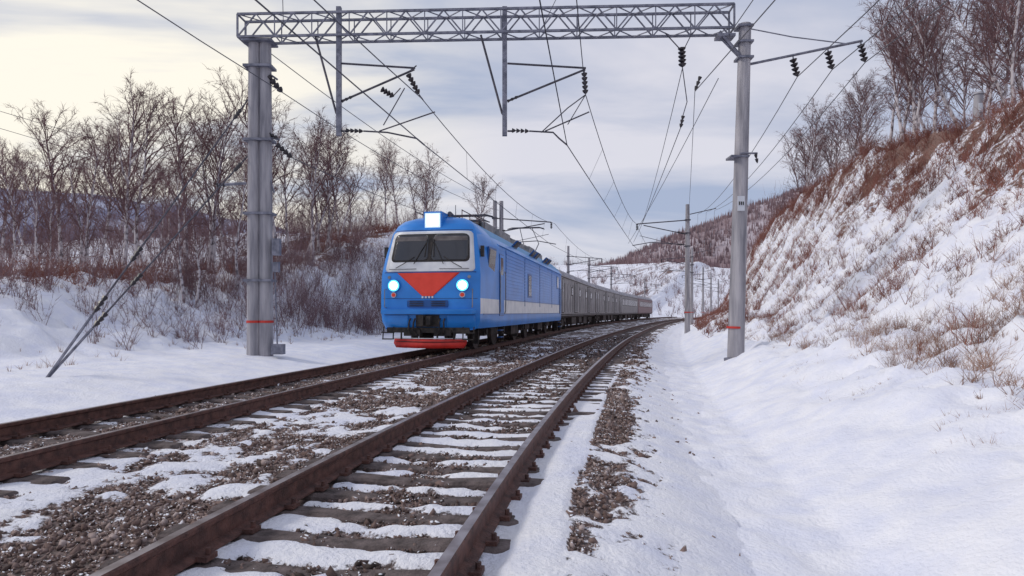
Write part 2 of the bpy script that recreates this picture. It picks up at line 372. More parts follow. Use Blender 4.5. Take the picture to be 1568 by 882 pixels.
stn=[1.35,1.7,2.1,2.6,3.2,4,6,9,12,15,18,20.5,21.5,LL]
for sd in(-1,1):
    rings=[[grid[a][0 if sd<0 else nu-1] for a in range(len(hs))]]
    for y_ in stn:
        bl=min(1,(y_-.3)/2.2)**.8; r=[]
        for h in hs:
            w=float(Wf(h))*(1-bl)+float(Ws(h))*bl
            if y_>=LL: w-=.06
            r.append(len(mb.v)); mb.v.append((sd*w,y_,h))
        rings.append(r)
    for k in range(len(rings)-1):
        for a in range(len(hs)-1):
            f=(rings[k][a],rings[k+1][a],rings[k+1][a+1],rings[k][a+1]); 
            mb.f.append(f if sd>0 else f[::-1]); hc=(hs[a]+hs[a+1])/2
            mb.m.append(1 if 1.2<hc<1.68 else (2 if hc>3.75 and k>2 else 0))
    if sd<0: Lr=rings
    else: Rr=rings
topc=[]
for k in range(len(Lr)):
    a=mb.v[Lr[k][-1]];b=mb.v[Rr[k][-1]]
    topc.append(len(mb.v)); mb.v.append((0,(a[1]+b[1])/2-(.25 if k==0 else 0),4.33))
for k in range(len(Lr)-1):
    mb.f.append((Lr[k][-1],topc[k],topc[k+1],Lr[k+1][-1])); mb.m.append(2 if k>2 else 0)
    mb.f.append((topc[k],Rr[k][-1],Rr[k+1][-1],topc[k+1])); mb.m.append(2 if k>2 else 0)
mb.f.append(tuple(grid[-1])+(topc[0],)); mb.m.append(0)
mb.f.append(tuple(Rr[-1])+(topc[-1],)+tuple(Lr[-1][::-1])); mb.m.append(0)
bo=mb.build('body',[M['blue'],M['white'],M['blueroof']],loco,smooth=True)
es=bo.modifiers.new('e','EDGE_SPLIT'); es.split_angle=R(38)
def patch(name,h0,h1,wb,wt,material,off,xc=0,rad=.1,thick=.02,nu=16,nv=12):
    mb=MB()
    for j in range(nv+1):
        t=j/nv; t=(1-math.cos(t*math.pi))/2; h=h0+(h1-h0)*t
        w=wb+(wt-wb)*t
        d=min(h-h0,h1-h)
        if rad>0 and d<rad: w-=rad-math.sqrt(max(0,rad*rad-(rad-d)**2))
        for i in range(nu+1):
            mb.v.append(tuple(fpt(xc+w*(i/nu*2-1),h,off)))
    for j in range(nv):
        for i in range(nu): 
            k=j*(nu+1)+i; mb.f.append((k,k+1,k+nu+2,k+nu+1)); mb.m.append(0)
    o=mb.build(name,[material],loco,smooth=True)
    s=o.modifiers.new('s','SOLIDIFY'); s.thickness=thick; s.offset=-1 
    return o
patch('windshield_surround',2.50,3.78,1.38,1.22,M['white'],.010,rad=.12)
patch('windshield_gasket',2.80,3.69,1.21,1.13,M['black'],.022,rad=.14)
patch('windshield_pane_left',2.85,3.645,.55,.515,M['glass'],.034,xc=-.595,rad=.10)
patch('windshield_pane_right',2.85,3.645,.55,.515,M['glass'],.034,xc=.595,rad=.10)
patch('sun_blind_left',3.46,3.60,.50,.485,M['cabin'],.038,xc=-.595,rad=.03,thick=.004)
patch('sun_blind_right',3.46,3.60,.50,.485,M['cabin'],.038,xc=.595,rad=.03,thick=.004)
patch('red_chevron',1.74,2.46,.16,.95,M['red'],.012,rad=0)
patch('waist_band',2.465,2.50,1.40,1.40,M['bluedk'],.008,rad=0)
patch('roof_seam',3.80,3.83,1.22,1.20,M['bluedk'],.006,rad=0)
patch('nose_seam',1.66,1.68,1.45,1.45,M['bluedk'],.006,rad=0)
patch('lower_panel',1.40,1.62,.62,.62,M['bluedk'],.03,rad=.04,thick=.03)
patch('bumper_ledge',1.20,1.34,1.40,1.40,M['blue'],.13,rad=.03,thick=.13)
patch('painted_ledge_shade',1.17,1.195,1.36,1.36,M['bluedk'],.05,rad=0,thick=.05)  # solid dark blue strip, paints the shade under the ledge
for q in(-1,1):
    patch('apron_panel',.74,1.16,.40,.40,M['blue'],.05,xc=q*.98,rad=.05,thick=.05)
mb=MB()
for s_ in(-1,1):
    n=Vector((s_*.08,-1,0)).normalized()
    c=fpt(s_*1.04,2.07,.0)
    mb.tube([c-n*.05,c+n*.07],[.21,.195],24,6); mb.tube([c+n*.06,c+n*.076],[.175,.175],24,8); mb.tube([c+n*.07,c+n*.084],[.125,.125],24,1)
    c=fpt(s_*1.04,1.78,.0)
    mb.tube([c-n*.05,c+n*.05],[.085,.085],14,2); mb.tube([c+n*.04,c+n*.056],[.062,.062],14,4)
    c=fpt(s_*1.22,2.33,.0); mb.tube([c-n*.05,c+n*.03],[.05,.05],10,3)
    mb.tube([fpt(s_*.35,2.56,.07),fpt(s_*.75,2.55,.08),fpt(s_*1.2,2.56,.07)],.014,6,3)
    mb.tube([fpt(s_*.45,2.72,.05),fpt(s_*.30,3.05,.055),fpt(s_*.12,3.4,.05)],.012,5,0)
    mb.tube([fpt(s_*.14,2.95,.05),fpt(s_*.10,3.5,.05)],.016,5,0)
    mb.tube([fpt(s_*1.0,2.60,.05),fpt(s_*.75,2.74,.055),fpt(s_*.45,2.95,.05)],.012,5,0)
    for k in range(3): mb.box(fpt(s_*.33,1.45+.06*k,.04),(.42,.03,.02),0)
    mb.tube([fpt(s_*1.30,1.40,.02),fpt(s_*1.30,1.40,.10),fpt(s_*1.30,1.95,.10),fpt(s_*1.30,1.95,.02)],.014,6,3)
    mb.box((s_*1.50,.62,3.15),(.10,.10,.34),0); mb.tube([(s_*1.38,.62,3.2),(s_*1.5,.62,3.2)],.015,5,0)
    mb.box((s_*1.22,-.02,.62),(.34,.22,.03),0); mb.box((s_*1.22,.0,.42),(.30,.2,.03),0)
    mb.tube([(s_*1.06,.05,.8),(s_*1.06,.0,.42)],.02,5,0); mb.tube([(s_*1.38,.05,.8),(s_*1.38,.0,.42)],.02,5,0)
    for q in(.38,.52): mb.tube([(s_*q,-.02,1.05),(s_*q,-.14,.95),(s_*(q+.02),-.17,.72),(s_*(q-.06),-.08,.55)],.024,6,0)
    mb.box((s_*.46,-.02,.62),(.5,.1,.20),0)
mb.box((0,.03,.98),(.70,.14,.36),0); mb.tube([(0,.1,1.0),(0,-.22,1.0)],.09,8,0)
mb.box((-.10,-.28,1.0),(.15,.2,.32),0); mb.box((.11,-.25,1.0),(.13,.14,.26),0); mb.box((.03,-.2,1.0),(.32,.10,.22),0)
mb.box((0,.02,.70),(2.5,.08,.16),0)
for k in range(4): mb.box(fpt(-.15+.10*k,1.71,.02),(.05,.02,.06),9)
mb.box((0,.88,4.12),(.56,.75,.58),6); mb.box((0,.49,4.13),(.47,.03,.45),10); mb.box((0,.475,4.13),(.36,.02,.34),7)
mb.build('front_fittings',[M['black'],M['lamp'],M['chrome'],M['grey'],M['red'],M['bluedk'],M['blue'],M['lampw'],M['lampglow'],M['white'],M['lamprim']],loco,bevel=.008)
mb=MB(); n=16
for (h,w,yo) in((.15,1.04,-.02),(.28,1.12,.0),(.42,1.12,.05),(.425,1.12,.05)):
    for i in range(n+1):
        t=i/n*2-1; mb.v.append((w*t,yo-.12+.34*t*t,h))
for j in range(3):
    for i in range(n): k=j*(n+1)+i; mb.f.append((k,k+1,k+n+2,k+n+1)); mb.m.append(0)
o=mb.build('plough',[M['redplough'],M['white']],loco,smooth=True); sd=o.modifiers.new('s','SOLIDIFY'); sd.thickness=.03
mb=MB(); mb.tube([(1.12*t,-.08+.34*t*t,.445) for t in np.linspace(-1,1,17)],.014,5,0)
for q in(-.8,-.3,.3,.8): mb.tube([(q,-.0,.75),(q,-.02,.42)],.03,5,1)
mb.tube([(1.08*t,-.11+.34*t*t,.34) for t in np.linspace(-1,1,17)],.014,5,1)
mb.build('plough_edge',[M['white'],M['black']],loco)
mb=MB()
for s_ in(-1,1):
    xs_=s_*1.53
    for k in range(13):
        h=1.80+k*.13
        segs=[(4.2,21.4)] if not(1.85<h<2.95) else [(4.2,8.85),(10.05,21.4)]
        for a,b in segs: mb.tube([(xs_+s_*.004,a,h),(xs_+s_*.004,b,h)],.020,4,0)
    rt_=Matrix.Rotation(s_*R(5),3,'Y')@Matrix.Rotation(-s_*R(2.0),3,'Z')
    mb.box((s_*1.495,1.85,2.92),(.06,.95,.90),1,rt_)
    mb.box((s_*1.512,1.85,2.92),(.06,.80,.76),2,rt_)
    for yd in(3.35,20.9):
        mb.box((s_*1.53,yd,2.2),(.03,.74,2.15),1); mb.box((s_*1.536,yd,2.2),(.035,.68,2.09),0)
        if yd<10: mb.box((s_*1.541,yd,2.85),(.035,.42,.6),2)
        for q in(-.45,.45): mb.tube([(s_*1.56,yd+q,1.2),(s_*1.59,yd+q,1.3),(s_*1.59,yd+q,2.6),(s_*1.56,yd+q,2.7)],.018,5,3)
        mb.box((s_*1.5,yd,.62),(.12,.5,.03),1); mb.box((s_*1.5,yd,.38),(.12,.5,.03),1)
    mb.box((s_*1.532,9.45,2.4),(.03,.98,1.04),1); mb.box((s_*1.542,9.45,2.4),(.03,.8,.88),2)
    mb.box((s_*1.532,19.6,3.0),(.03,.8,.75),1); mb.box((s_*1.54,19.6,3.0),(.03,.68,.62),2)
    for yd in(6.6,10.8,12.0,14.9,16.1):
        rt=Matrix.Rotation(s_*R(42),3,'Y')
        mb.box((s_*1.40,yd,3.86),(.05,.9,.56),1,rt); mb.box((s_*1.425,yd,3.87),(.05,.76,.44),2,rt)
    mb.tube([(s_*1.52,2.7,3.56),(s_*1.545,3.2,3.56),(s_*1.545,21.7,3.56)],.022,5,0)
    mb.tube([(s_*1.545,.6,1.19),(s_*1.545,21.7,1.19)],.015,4,1)
    mb.tube([(s_*1.545,4.1,1.70),(s_*1.545,21.5,1.70)],.014,4,1)
    for yd in(4.15,8.2,12.5,17.0): mb.box((s_*1.532,yd,2.5),(.025,.03,2.0),1)
    mb.tube([(s_*.75,1.1,4.52),(s_*.75,4.2,4.56)],.016,5,4)
    for q in(1.1,2.1,3.1,4.2): mb.tube([(s_*.75,q,4.25),(s_*.75,q,4.54)],.014,5,4)
mb.build('side_fittings',[M['blue'],M['bluedk'],M['glass'],M['grey'],M['rail']],loco)
mb=MB()
for yd,l,h in((5.2,1.6,.28),(8.0,2.4,.32),(11.5,2.8,.25),(15.2,1.8,.35),(18.2,1.5,.25)):
    mb.box((0,yd,4.3+h/2),(1.5,l,h),0); mb.box((0,yd,4.3+h+.04),(1.0,l*.6,.1),1)
def pant(y0,raised=0):
    for s_ in(-.55,.55):
        mb.tube([(s_,y0,4.62),(s_,y0+2.0,4.62)],.03,5,1)
        for q in(.15,1.85): 
            for k in range(4): mb.tube([(s_,y0+q,4.32+k*.07),(s_,y0+q,4.36+k*.07)],[.085,.05],8,2)
        mb.tube([(s_,y0+.1,4.66),(s_*.8,y0+2.3,4.86+raised*.2)],.028,5,1)
        mb.tube([(s_*.8,y0+2.3,4.86+raised*.2),(s_*.6,y0+.4,4.86+raised*.5)],.02,5,1)
    for q in(.0,1.0,2.0): mb.tube([(-.55,y0+q,4.62),(.55,y0+q,4.62)],.03,5,1)
    for q in(.3,.6): mb.tube([(-1.0,y0+q,4.78+raised*.5),(-.75,y0+q,4.86+raised*.5),(.75,y0+q,4.86+raised*.5),(1.0,y0+q,4.78+raised*.5)],.026,5,1)
pant(4.2); pant(17.5,2.4)
for yd in(6.8,9.7,13.4,14.0,16.8):
    for s_ in(-.5,.4):
        for k in range(5): mb.tube([(s_,yd,4.33+k*.07),(s_,yd,4.38+k*.07)],[.09,.05],8,2)
mb.tube([(.4,6.8,4.72),(.4,16.8,4.72)],.02,5,1); mb.tube([(-.5,6.8,4.72),(-.5,16.8,4.72)],.02,5,1)
for s_ in(-.35,.35): mb.tube([(s_,1.6,4.42),(s_,1.15,4.42)],[.03,.08],8,1)
mb.tube([(.2,2.4,4.3),(.2,2.4,4.9)],.012,5,1)
mb.build('roof_equipment',[M['grey'],M['darksteel'],M['insul']],loco)
def bogie(mb,yc,wb,r,wheels=(-1,1)):
    for q in wheels:
        y_=yc+q*wb/2
        mb.tube([(-.8,y_,r),(.8,y_,r)],.09,8,0)
        for s_ in(-1,1):
            mb.tube([(s_*.73,y_,r),(s_*.765,y_,r)],[r+.03,r+.03],24,0); mb.tube([(s_*.765,y_,r),(s_*.87,y_,r)],[r,r],24,1)
            mb.box((s_*1.08,y_,r),(.22,.34,.32),1)
            mb.tube([(s_*1.2,y_,r),(s_*1.24,y_,r)],.12,10,0)
    for s_ in(-1,1):
        mb.box((s_*1.08,yc,r+.22),(.16,wb+1.3,.24),1)
        mb.box((s_*1.08,yc,r-.02),(.2,wb*.42,.22),1)
        for q in(-1,1):
            mb.tube([(s_*1.12,yc+q*wb*.24,r+.1),(s_*1.12,yc+q*wb*.24,r+.5)],.09,8,0)
            mb.box((s_*1.0,yc+q*(wb/2+.62),r-.15),(.2,.12,.5),0)
    mb.box((0,yc,r+.15),(1.9,wb*.7,.4),0)
mb=MB()
for yc in(3.9,11.0,18.1): bogie(mb,yc,2.9,.61)
for yc in(7.45,14.55): mb.box((0,yc,.62),(2.5,1.6,.5),1)
mb.box((0,LL/2,.90),(2.8,LL-1.6,.3),0)
mb.build('undercarriage',[M['black'],M['undercar']],loco)
# ---------------------------------------------------------------- carriages
def carriage(y0,kind,material):
    L=24.3
    root,ye=place_on('l',y0,L,'passenger_carriage')
    sec=[(1.48,1.0),(1.53,1.15),(1.53,3.45),(1.50,3.6),(1.35,3.85),(1.0,4.08),(.5,4.2),(0,4.24)]
    full=sec+[(-a,b) for a,b in sec[::-1][1:]]
    mb=MB(); n=len(full)
    for y_ in(.3,.36,L-.36,L-.3):
        k=.96 if y_ in(.3,L-.3) else 1
        for a,b in full: mb.v.append((a*k,y_,b*(1 if k==1 else .995)))
    for i in range(3):
        for j in range(n-1): mb.f.append((i*n+j,(i+1)*n+j,(i+1)*n+j+1,i*n+j+1)); mb.m.append(1 if 3<=j<=n-5 else 0)
        mb.f.append((i*n+n-1,(i+1)*n+n-1,(i+1)*n,i*n)); mb.m.append(0)
    mb.f.append(tuple(range(n))[::-1]);mb.m.append(0);mb.f.append(tuple(3*n+j for j in range(n)));mb.m.append(0)
    mb.build('body',[material,M['carroof']],root)
    mb=MB()
    for s_ in(-1,1):
        x_=s_*1.53
        for k in range(9):
            h=1.25+k*.11
            mb.tube([(x_,1.6,h),(x_,L-1.6,h)],.02,4,0)
        for k in range(4): mb.tube([(x_,1.6,3.15+k*.09),(x_,L-1.6,3.15+k*.09)],.016,4,0)
        if kind=='mail':
            for yd in(5.5,10.0,14.5,18.5): mb.box((x_,yd,2.7),(.04,.75,.6),1); mb.box((x_+s_*.008,yd,2.7),(.04,.62,.48),2)
            for yd in(7.7,16.5):
                mb.box((x_,yd,2.3),(.05,1.9,2.2),1); mb.box((x_+s_*.01,yd,2.3),(.05,1.8,2.1),0)
                for q in range(5): mb.box((x_+s_*.03,yd-.7+q*.35,2.3),(.04,.06,2.0),3)
            for k in range(16): mb.box((x_+s_*.005,1.8+k*1.38,2.2),(.04,.07,1.9),1 if k%3==0 else 0)
        else:
            for k in range(11):
                yd=3.0+k*1.83; mb.box((x_,yd,2.65),(.04,1.2,1.0),1); mb.box((x_+s_*.008,yd,2.65),(.04,1.06,.86),2)
        for yd in(1.0,L-1.0):
            mb.box((x_,yd,2.3),(.03,.8,2.2),1); mb.box((x_+s_*.01,yd,2.3),(.03,.72,2.1),0); mb.box((x_+s_*.018,yd,2.85),(.03,.4,.6),2)
            mb.box((s_*1.45,yd,.7),(.15,.6,.04),1); mb.box((s_*1.45,yd,.45),(.15,.6,.04),1)
        mb.tube([(s_*1.55,.4,3.5),(s_*1.55,L-.4,3.5)],.025,4,1); mb.tube([(s_*1.53,.4,1.1),(s_*1.53,L-.4,1.1)],.03,4,1)
    for k in range(6): mb.box((0,3+k*3.6,4.24),(.5,.6,.14),3)
    for yd in(.12,L-.12): mb.box((0,yd,2.2),(1.1,.36,2.1),1)
    mb.build('side_details',[material,M['undercar'],M['glass'],M['grey']],root)
    mb=MB(); bogie(mb,3.2,2.4,.475); bogie(mb,L-3.2,2.4,.475)
    mb.box((0,L/2,1.0),(2.7,L-1,.22),1)
    for yc,l,h in((8,2.6,.6),(12,1.8,.5),(15.5,2.2,.65)): mb.box((.2,yc,.95-h/2),(2.3,l,h),1)
    mb.build('undercarriage',[M['black'],M['undercar']],root)
    return ye
ye=yend+.1
for i,(k,mm) in enumerate((('mail','car'),('mail','car'),('pass','car'),('pass','car2'))):
    ye=carriage(ye,k,M[mm])+.05
# ---------------------------------------------------------------- gantry
def G(px,py,y=20.,s=51.): return ((px-784)/s,y,(478-py)/s+1.25)   # survey helper: metres in gantry plane
def insul(mb,p0,p1,n=4,r=.07,mi=2):
    p0=Vector(p0);p1=Vector(p1);d=p1-p0
    for i in range(n):
        a=p0+d*(i/n);b=p0+d*((i+.8)/n); mb.tube([a,a.lerp(b,.5),b],[r,r*.75,.025],8,mi)
    mb.tube([p0,p1],.015,4,mi)
gantry=empty('overhead_line_gantry')
def mastcol(mb,x,y,z0,z1,x1,r0,r1,n=16):
    mb.tube([(x,y,z0),(x+(x1-x)*.5,y,(z0+z1)/2),(x1,y,z1)],[r0,(r0+r1)/2,r1],n,0)
mb=MB()
mastcol(mb,-7.76,20,-1,9.32,-7.74,.205,.165); mastcol(mb,-7.40,20.05,-1,9.32,-7.42,.215,.17)
for h in(8.6,6.4,4.2,2.2): mb.box((-7.58,20.02,h),(.84,.5,.07),1)
mb.tube([(-7.76,20,.93),(-7.76,20,1.0)],.208,16,3); mb.tube([(-7.40,20.05,.93),(-7.40,20.05,1.0)],.218,16,3)
mb.box((-7.58,20.02,9.34),(.9,.6,.06),1)
mb.box((-7.05,19.95,3.2),(.22,.2,.5),1); mb.box((-7.05,19.95,2.6),(.16,.16,.3),1)
mb.tube([(-7.1,19.95,2.5),(-7.0,19.9,0)],.025,5,1)
mb.box((-6.95,19.8,.15),(.35,.25,.3),1)
mb.tube([G(338,286,19.75),G(382,283,19.75)],.045,5,1); insul(mb,G(338,286,19.75),G(352,285,19.75),3,.07)
mb.tube([G(405,108),G(425,122)],.03,5,1); insul(mb,G(412,118),G(433,142),4,.10)
mb.tube([G(405,208),G(428,214)],.03,5,1); insul(mb,G(425,222),G(448,242),4,.09); insul(mb,G(412,205),G(426,212),3,.07)
mb.tube([G(412,270),G(420,295)],.03,5,1)
mb.build('twin_mast',[M['conc'],M['steel'],M['insul'],M['redband']],gantry,smooth=False)
mb=MB()
mastcol(mb,6.42,19.2,-1,9.55,6.72,.245,.17)
mb.tube([(6.432,19.2,.78),(6.434,19.2,.84)],.243,16,3)
mb.box((6.53,18.985,4.35),(.2,.03,.42),4)
for i,dd in enumerate((-.055,0,.055)): mb.box((6.53+dd,18.965,4.35),(.03,.012,.10),5)
mb.box((6.5,19.2,5.7),(.52,.5,.06),1); mb.tube([(6.5,19.0,5.78),(7.0,19.0,5.78)],.03,5,1); insul(mb,(6.95,19,5.75),(7.0,19,5.5),2,.05)
mb.box((6.15,19.25,9.2),(.5,.4,.08),1); mb.tube([(5.95,19.3,9.3),(6.55,19.2,8.6)],.045,5,1); mb.tube([(5.95,19.1,9.3),(6.55,19.1,8.6)],.045,5,1)
for h in(8.55,9.0,9.45): mb.box((6.68,19.2,h),(.44,.44,.06),1)
s2=52.7
g2=lambda px,py:G(px,py,19.2,s2)
mb.tube([g2(1143,102),g2(1316,66)],.04,5,1); mb.tube([g2(1143,47),g2(1210,60),g2(1290,70)],.018,4,1)
for px,py in((1211,88),(1264,77),(1314,66)):
    a=g2(px,py); mb.tube([a,(a[0],a[1],a[2]-.14)],.02,4,1); insul(mb,(a[0],a[1],a[2]-.12),(a[0]+.12,a[1],a[2]-.62),4,.11)
mb.tube([(6.2,19.0,-1),(6.15,18.95,-.05)],.12,8,1)
mb.build('right_mast',[M['conc'],M['steel'],M['insul'],M['redband'],M['plate'],M['black']],gantry)
mb=MB(); P0=Vector((-8.12,20.0,0)); P1=Vector((6.38,19.35,0)); d=(P1-P0); nb=26; nrm=Vector((-d.y,d.x,0)).normalized()*.27
def bp(t,side,top): 
    q=P0+d*t+nrm*side; return Vector((q.x,q.y,(10.08 if top else 9.41)))
for sd in(-1,1):
    for top in(0,1): mb.tube([bp(0,sd,top),bp(1,sd,top)],.045,4,0)
    for i in range(nb):
        t0=i/nb;t1=(i+1)/nb
        mb.tube([bp(t0,sd,i%2),bp(t1,sd,(i+1)%2)],.026,4,0)
        if i%2==0: mb.tube([bp(t0,sd,0),bp(t0,sd,1)],.02,4,0)
for top in(0,1):
    for i in range(nb):
        t0=i/nb;t1=(i+1)/nb
        mb.tube([bp(t0,1 if i%2 else -1,top),bp(t1,-1 if i%2 else 1,top)],.018,4,0)
for t in(0,1): 
    for top in(0,1): mb.tube([bp(t,-1,top),bp(t,1,top)],.03,4,0)
    mb.tube([bp(t,-1,0),bp(t,-1,1)],.035,4,0); mb.tube([bp(t,1,0),bp(t,1,1)],.035,4,0)
mb.build('lattice_beam',[M['steel']],gantry)
mb=MB()
def T(pts,r=.025,mi=1,n=5): mb.tube([G(*p,y=19.7) for p in pts],r,n,mi)
def Ti(a,b,n=4,r=.075): insul(mb,G(*a,y=19.7),G(*b,y=19.7),n,r)
for ox,kind in((0,1),(250,2)):
    a=G(523+ox,18,19.7); b=G(523+ox,212,19.7)
    mb.box(((a[0]+b[0])/2,19.7,(a[2]+b[2])/2),(.14,.14,a[2]-b[2]),0)
    T([(487+ox,60),(519+ox,178)],.034)
    T([(519+ox,178),(523+ox,185)],.03)
    T([(527+ox,103),(638+ox*1.03,110)],.032)
    T([(527+ox,160),(637+ox*1.03,112)],.034)
    T([(527+ox,205),(536+ox,205)],.03); Ti((534+ox,204),(560+ox,205),4,.07)
    T([(560+ox,205),(596+ox,207),(640+ox*.86,216),(652+ox*.86,226)],.026)
    T([(584+ox,205),(668+ox*.93,176)],.022)
    Ti((527+ox,160),(545+ox,152),3,.05)
T([(640,106),(625,118)],.02); Ti((628,120),(644,150),5,.095); Ti((588,142),(606,153),4,.095); T([(604,153),(616,140)],.018); T([(622,140),(590,196)],.018); T([(644,150),(650,158)],.018)
T([(893,110),(893,118)],.02); Ti((893,118),(895,150),5,.095); T([(895,150),(868,170),(828,207)],.018)
T([(895,150),(868,195)],.014)
mb.build('cantilevers',[M['steel'],M['darksteel'],M['insul']],gantry)
mb=MB()
g3=lambda px,py:G(px,py,19.5,52.3)
mb.tube([g3(1018,50),g3(1040,74)],.018,4,1); mb.tube([g3(1060,50),g3(1048,74)],.018,4,1); insul(mb,g3(1044,74),g3(1045,104),5,.12)
mb.tube([g3(1045,104),g3(1052,156),g3(1043,186)],.016,4,1); insul(mb,g3(1046,178),g3(1042,196),3,.06)
insul(mb,g3(1072,118),g3(1064,140),3,.06)
mb.build('hanging_insulator',[M['steel'],M['darksteel'],M['insul']],gantry)
mb=MB()
anc=Vector((-9.15,13.0,float(H(-9.15,13.0))-.1))
for top in(G(380,152),G(380,238)):
    top=Vector(top)
    mb.tube([top,anc],.021,5,1)
    for t in(.06,.63,.78): insul(mb,top.lerp(anc,t),top.lerp(anc,t+.045),3,.065)
    mb.tube([top.lerp(anc,.83),anc],.028,5,0)
mb.build('guy_wires',[M['steel'],M['darksteel'],M['insul']],gantry)
# ---------------------------------------------------------------- further masts
wires=MB()
def wire(p0,p1,sag=.0,n=8,r=.013):
    p0=Vector(p0);p1=Vector(p1)
    wires.tube([p0.lerp(p1,t)-Vector((0,0,4*sag*t*(1-t))) for t in np.linspace(0,1,n+1)],r,4,0,cap=False)
def linemast(x,y,side,trackx,hh=9.5,twin=False,arm=True):
    root=empty('overhead_line_mast',(0,0,0)); mb=MB(); z0=float(H(x,y))-.6
    mastcol(mb,x,y,z0,hh,x+.02,.22,.15,12)
    if twin: mastcol(mb,x+.5,y+.1,z0,hh,x+.5,.22,.15,12)
    for h in(8.3,7.3,6.3): mb.box((x,y,h),(.42,.42,.08),1)
    xe=trackx+(.25*side); 
    mb.tube([(x,y,8.3),(xe,y,8.0)],.045,5,1); mb.tube([(x,y,7.2),(xe+side*.5,y,7.9)],.04,5,1)
    insul(mb,(xe,y,7.98),(xe,y,7.5),4,.1); insul(mb,(x-side*.3,y,7.27),(x-side*.8,y,7.40),4,.08)
    mb.tube([(x,y,6.4),(trackx+side*1.3,y,6.6),(trackx-side*.1,y,6.35)],.034,5,1); insul(mb,(x-side*.3,y,6.42),(x-side*.8,y,6.46),4,.08)
    mb.tube([(x-side*1.0,y,6.45),(xe+side*.2,y,7.1)],.024,4,1)
    mb.tube([(x,y,1.2),(x,y,1.28)],.225,12,3)
    if side>0 and arm:
        mb.tube([(x,y,8.7),(x+2.2,y,9.2)],.035,5,1)
    mb.build('mast',[M['conc'],M['darksteel'],M['insul'],M['redband']],root)
sup=[-30,20,50,84,122,165]
for y_ in sup[2:]:
    X1=float(xl(y_)); X2=float(xn(y_))
    linemast(X1-4.5,y_,-1,X1,9.6,twin=(y_==50)); linemast(X2+4.1,y_+1,1,X2,9.5)
linemast(float(xl(100))-4.5,100,-1,float(xl(100)),9.4)
linemast(float(xn(140))+4.1,140,1,float(xn(140)),9.4)
# ---------------------------------------------------------------- wires
def sup_pts(which):
    r=[]
    for i,y_ in enumerate(sup):
        xx=float(xl(y_) if which=='l' else xn(y_)); zz=(.25 if i%2 else -.25)
        if y_==20: c=G(652,226,19.7) if which=='l' else G(867,226,19.7); m=G(648,156,19.7) if which=='l' else G(895,150,19.7)
        else: c=(xx+zz,y_,6.3); m=(xx,y_,7.9)
        r.append((Vector(c),Vector(m)))
    return r
for which in'ln':
    sp=sup_pts(which)
    for i in range(len(sp)-1):
        (c0,m0),(c1,m1)=sp[i],sp[i+1]
        wire(c0,c1,.03,6,.015); sg=.75 if i else .9
        wire(m0,m1,sg,14,.014)
        nd=6
        for k in range(1,nd):
            t=k/nd; a=c0.lerp(c1,t)-Vector((0,0,.03*4*t*(1-t))); b=m0.lerp(m1,t)-Vector((0,0,4*sg*t*(1-t))); wire(a,b,0,1,.007)
prev=[(4.3,-30,9.2),(5.4,-30,9.3),(6.5,-30,9.4)]
pr=[Vector(p) for p in prev]
cur=[]
for px,py in((1211,88),(1264,77),(1314,66)):
    a=g2(px,py); cur.append(Vector((a[0]+.12,a[1],a[2]-.62)))
chain=[pr,cur]
for y_ in sup[2:]:
    X2=float(xn(y_))+4.1; chain.append([Vector((X2+.8+.65*k,y_+1,8.75+.15*k)) for k in range(3)])
for i in range(len(chain)-1):
    for k in range(3): wire(chain[i][k],chain[i+1][k],.7,12,.013)
A=Vector(g3(1042,196)); B=Vector(g3(1064,140)); C_=Vector((float(xn(51))+3.9,51,8.1))
wire(A,(float(xn(50))-.2,50,6.5),.15); wire(B,C_,.3); wire(B,(5.0,-30,9.2),.8); wire(g3(1045,104),(float(xn(50))+.4,50,7.8),.35)
wire(g3(1100,120),(float(xn(50))-.6,50,6.4),.2,8,.012); wire(g3(1110,62),(3.4,-30,9.8),.6,8,.012)
ml=Vector(G(433,142)); wire(ml,(float(xl(50))-4.2,50,8.9),.5,12); wire(ml,(-13,-30,9.0),.8,12)
ml=Vector(G(448,242)); wire(ml,(float(xl(50))-4.2,50,7.6),.5,12)
ml=Vector(G(412,80)); wire(ml,(float(xl(50))-4.0,50,9.4),.5,12)
# a local line that descends into the valley on the left
for k in range(2): wire((-42,45,17.2-k*1.2),(-21,50,11.6-k*1.2),.3,10,.022)
wires.build('overhead_wires',[M['wire']])
xp,yp=16.2,23.2; zp=float(H(xp,yp))
post=empty('concrete_post'); mb=MB(); mb.tube([(xp,yp,zp-.5),(xp+.05,yp,zp+1.5)],[.17,.14],12,0); mb.tube([(xp+.05,yp,zp+1.5),(xp+.05,yp,zp+1.58)],[.18,.13],12,0)
mb.box((xp,yp-.17,zp+1.0),(.12,.03,.3),1); mb.build('post',[M['conc'],M['plate']],post)
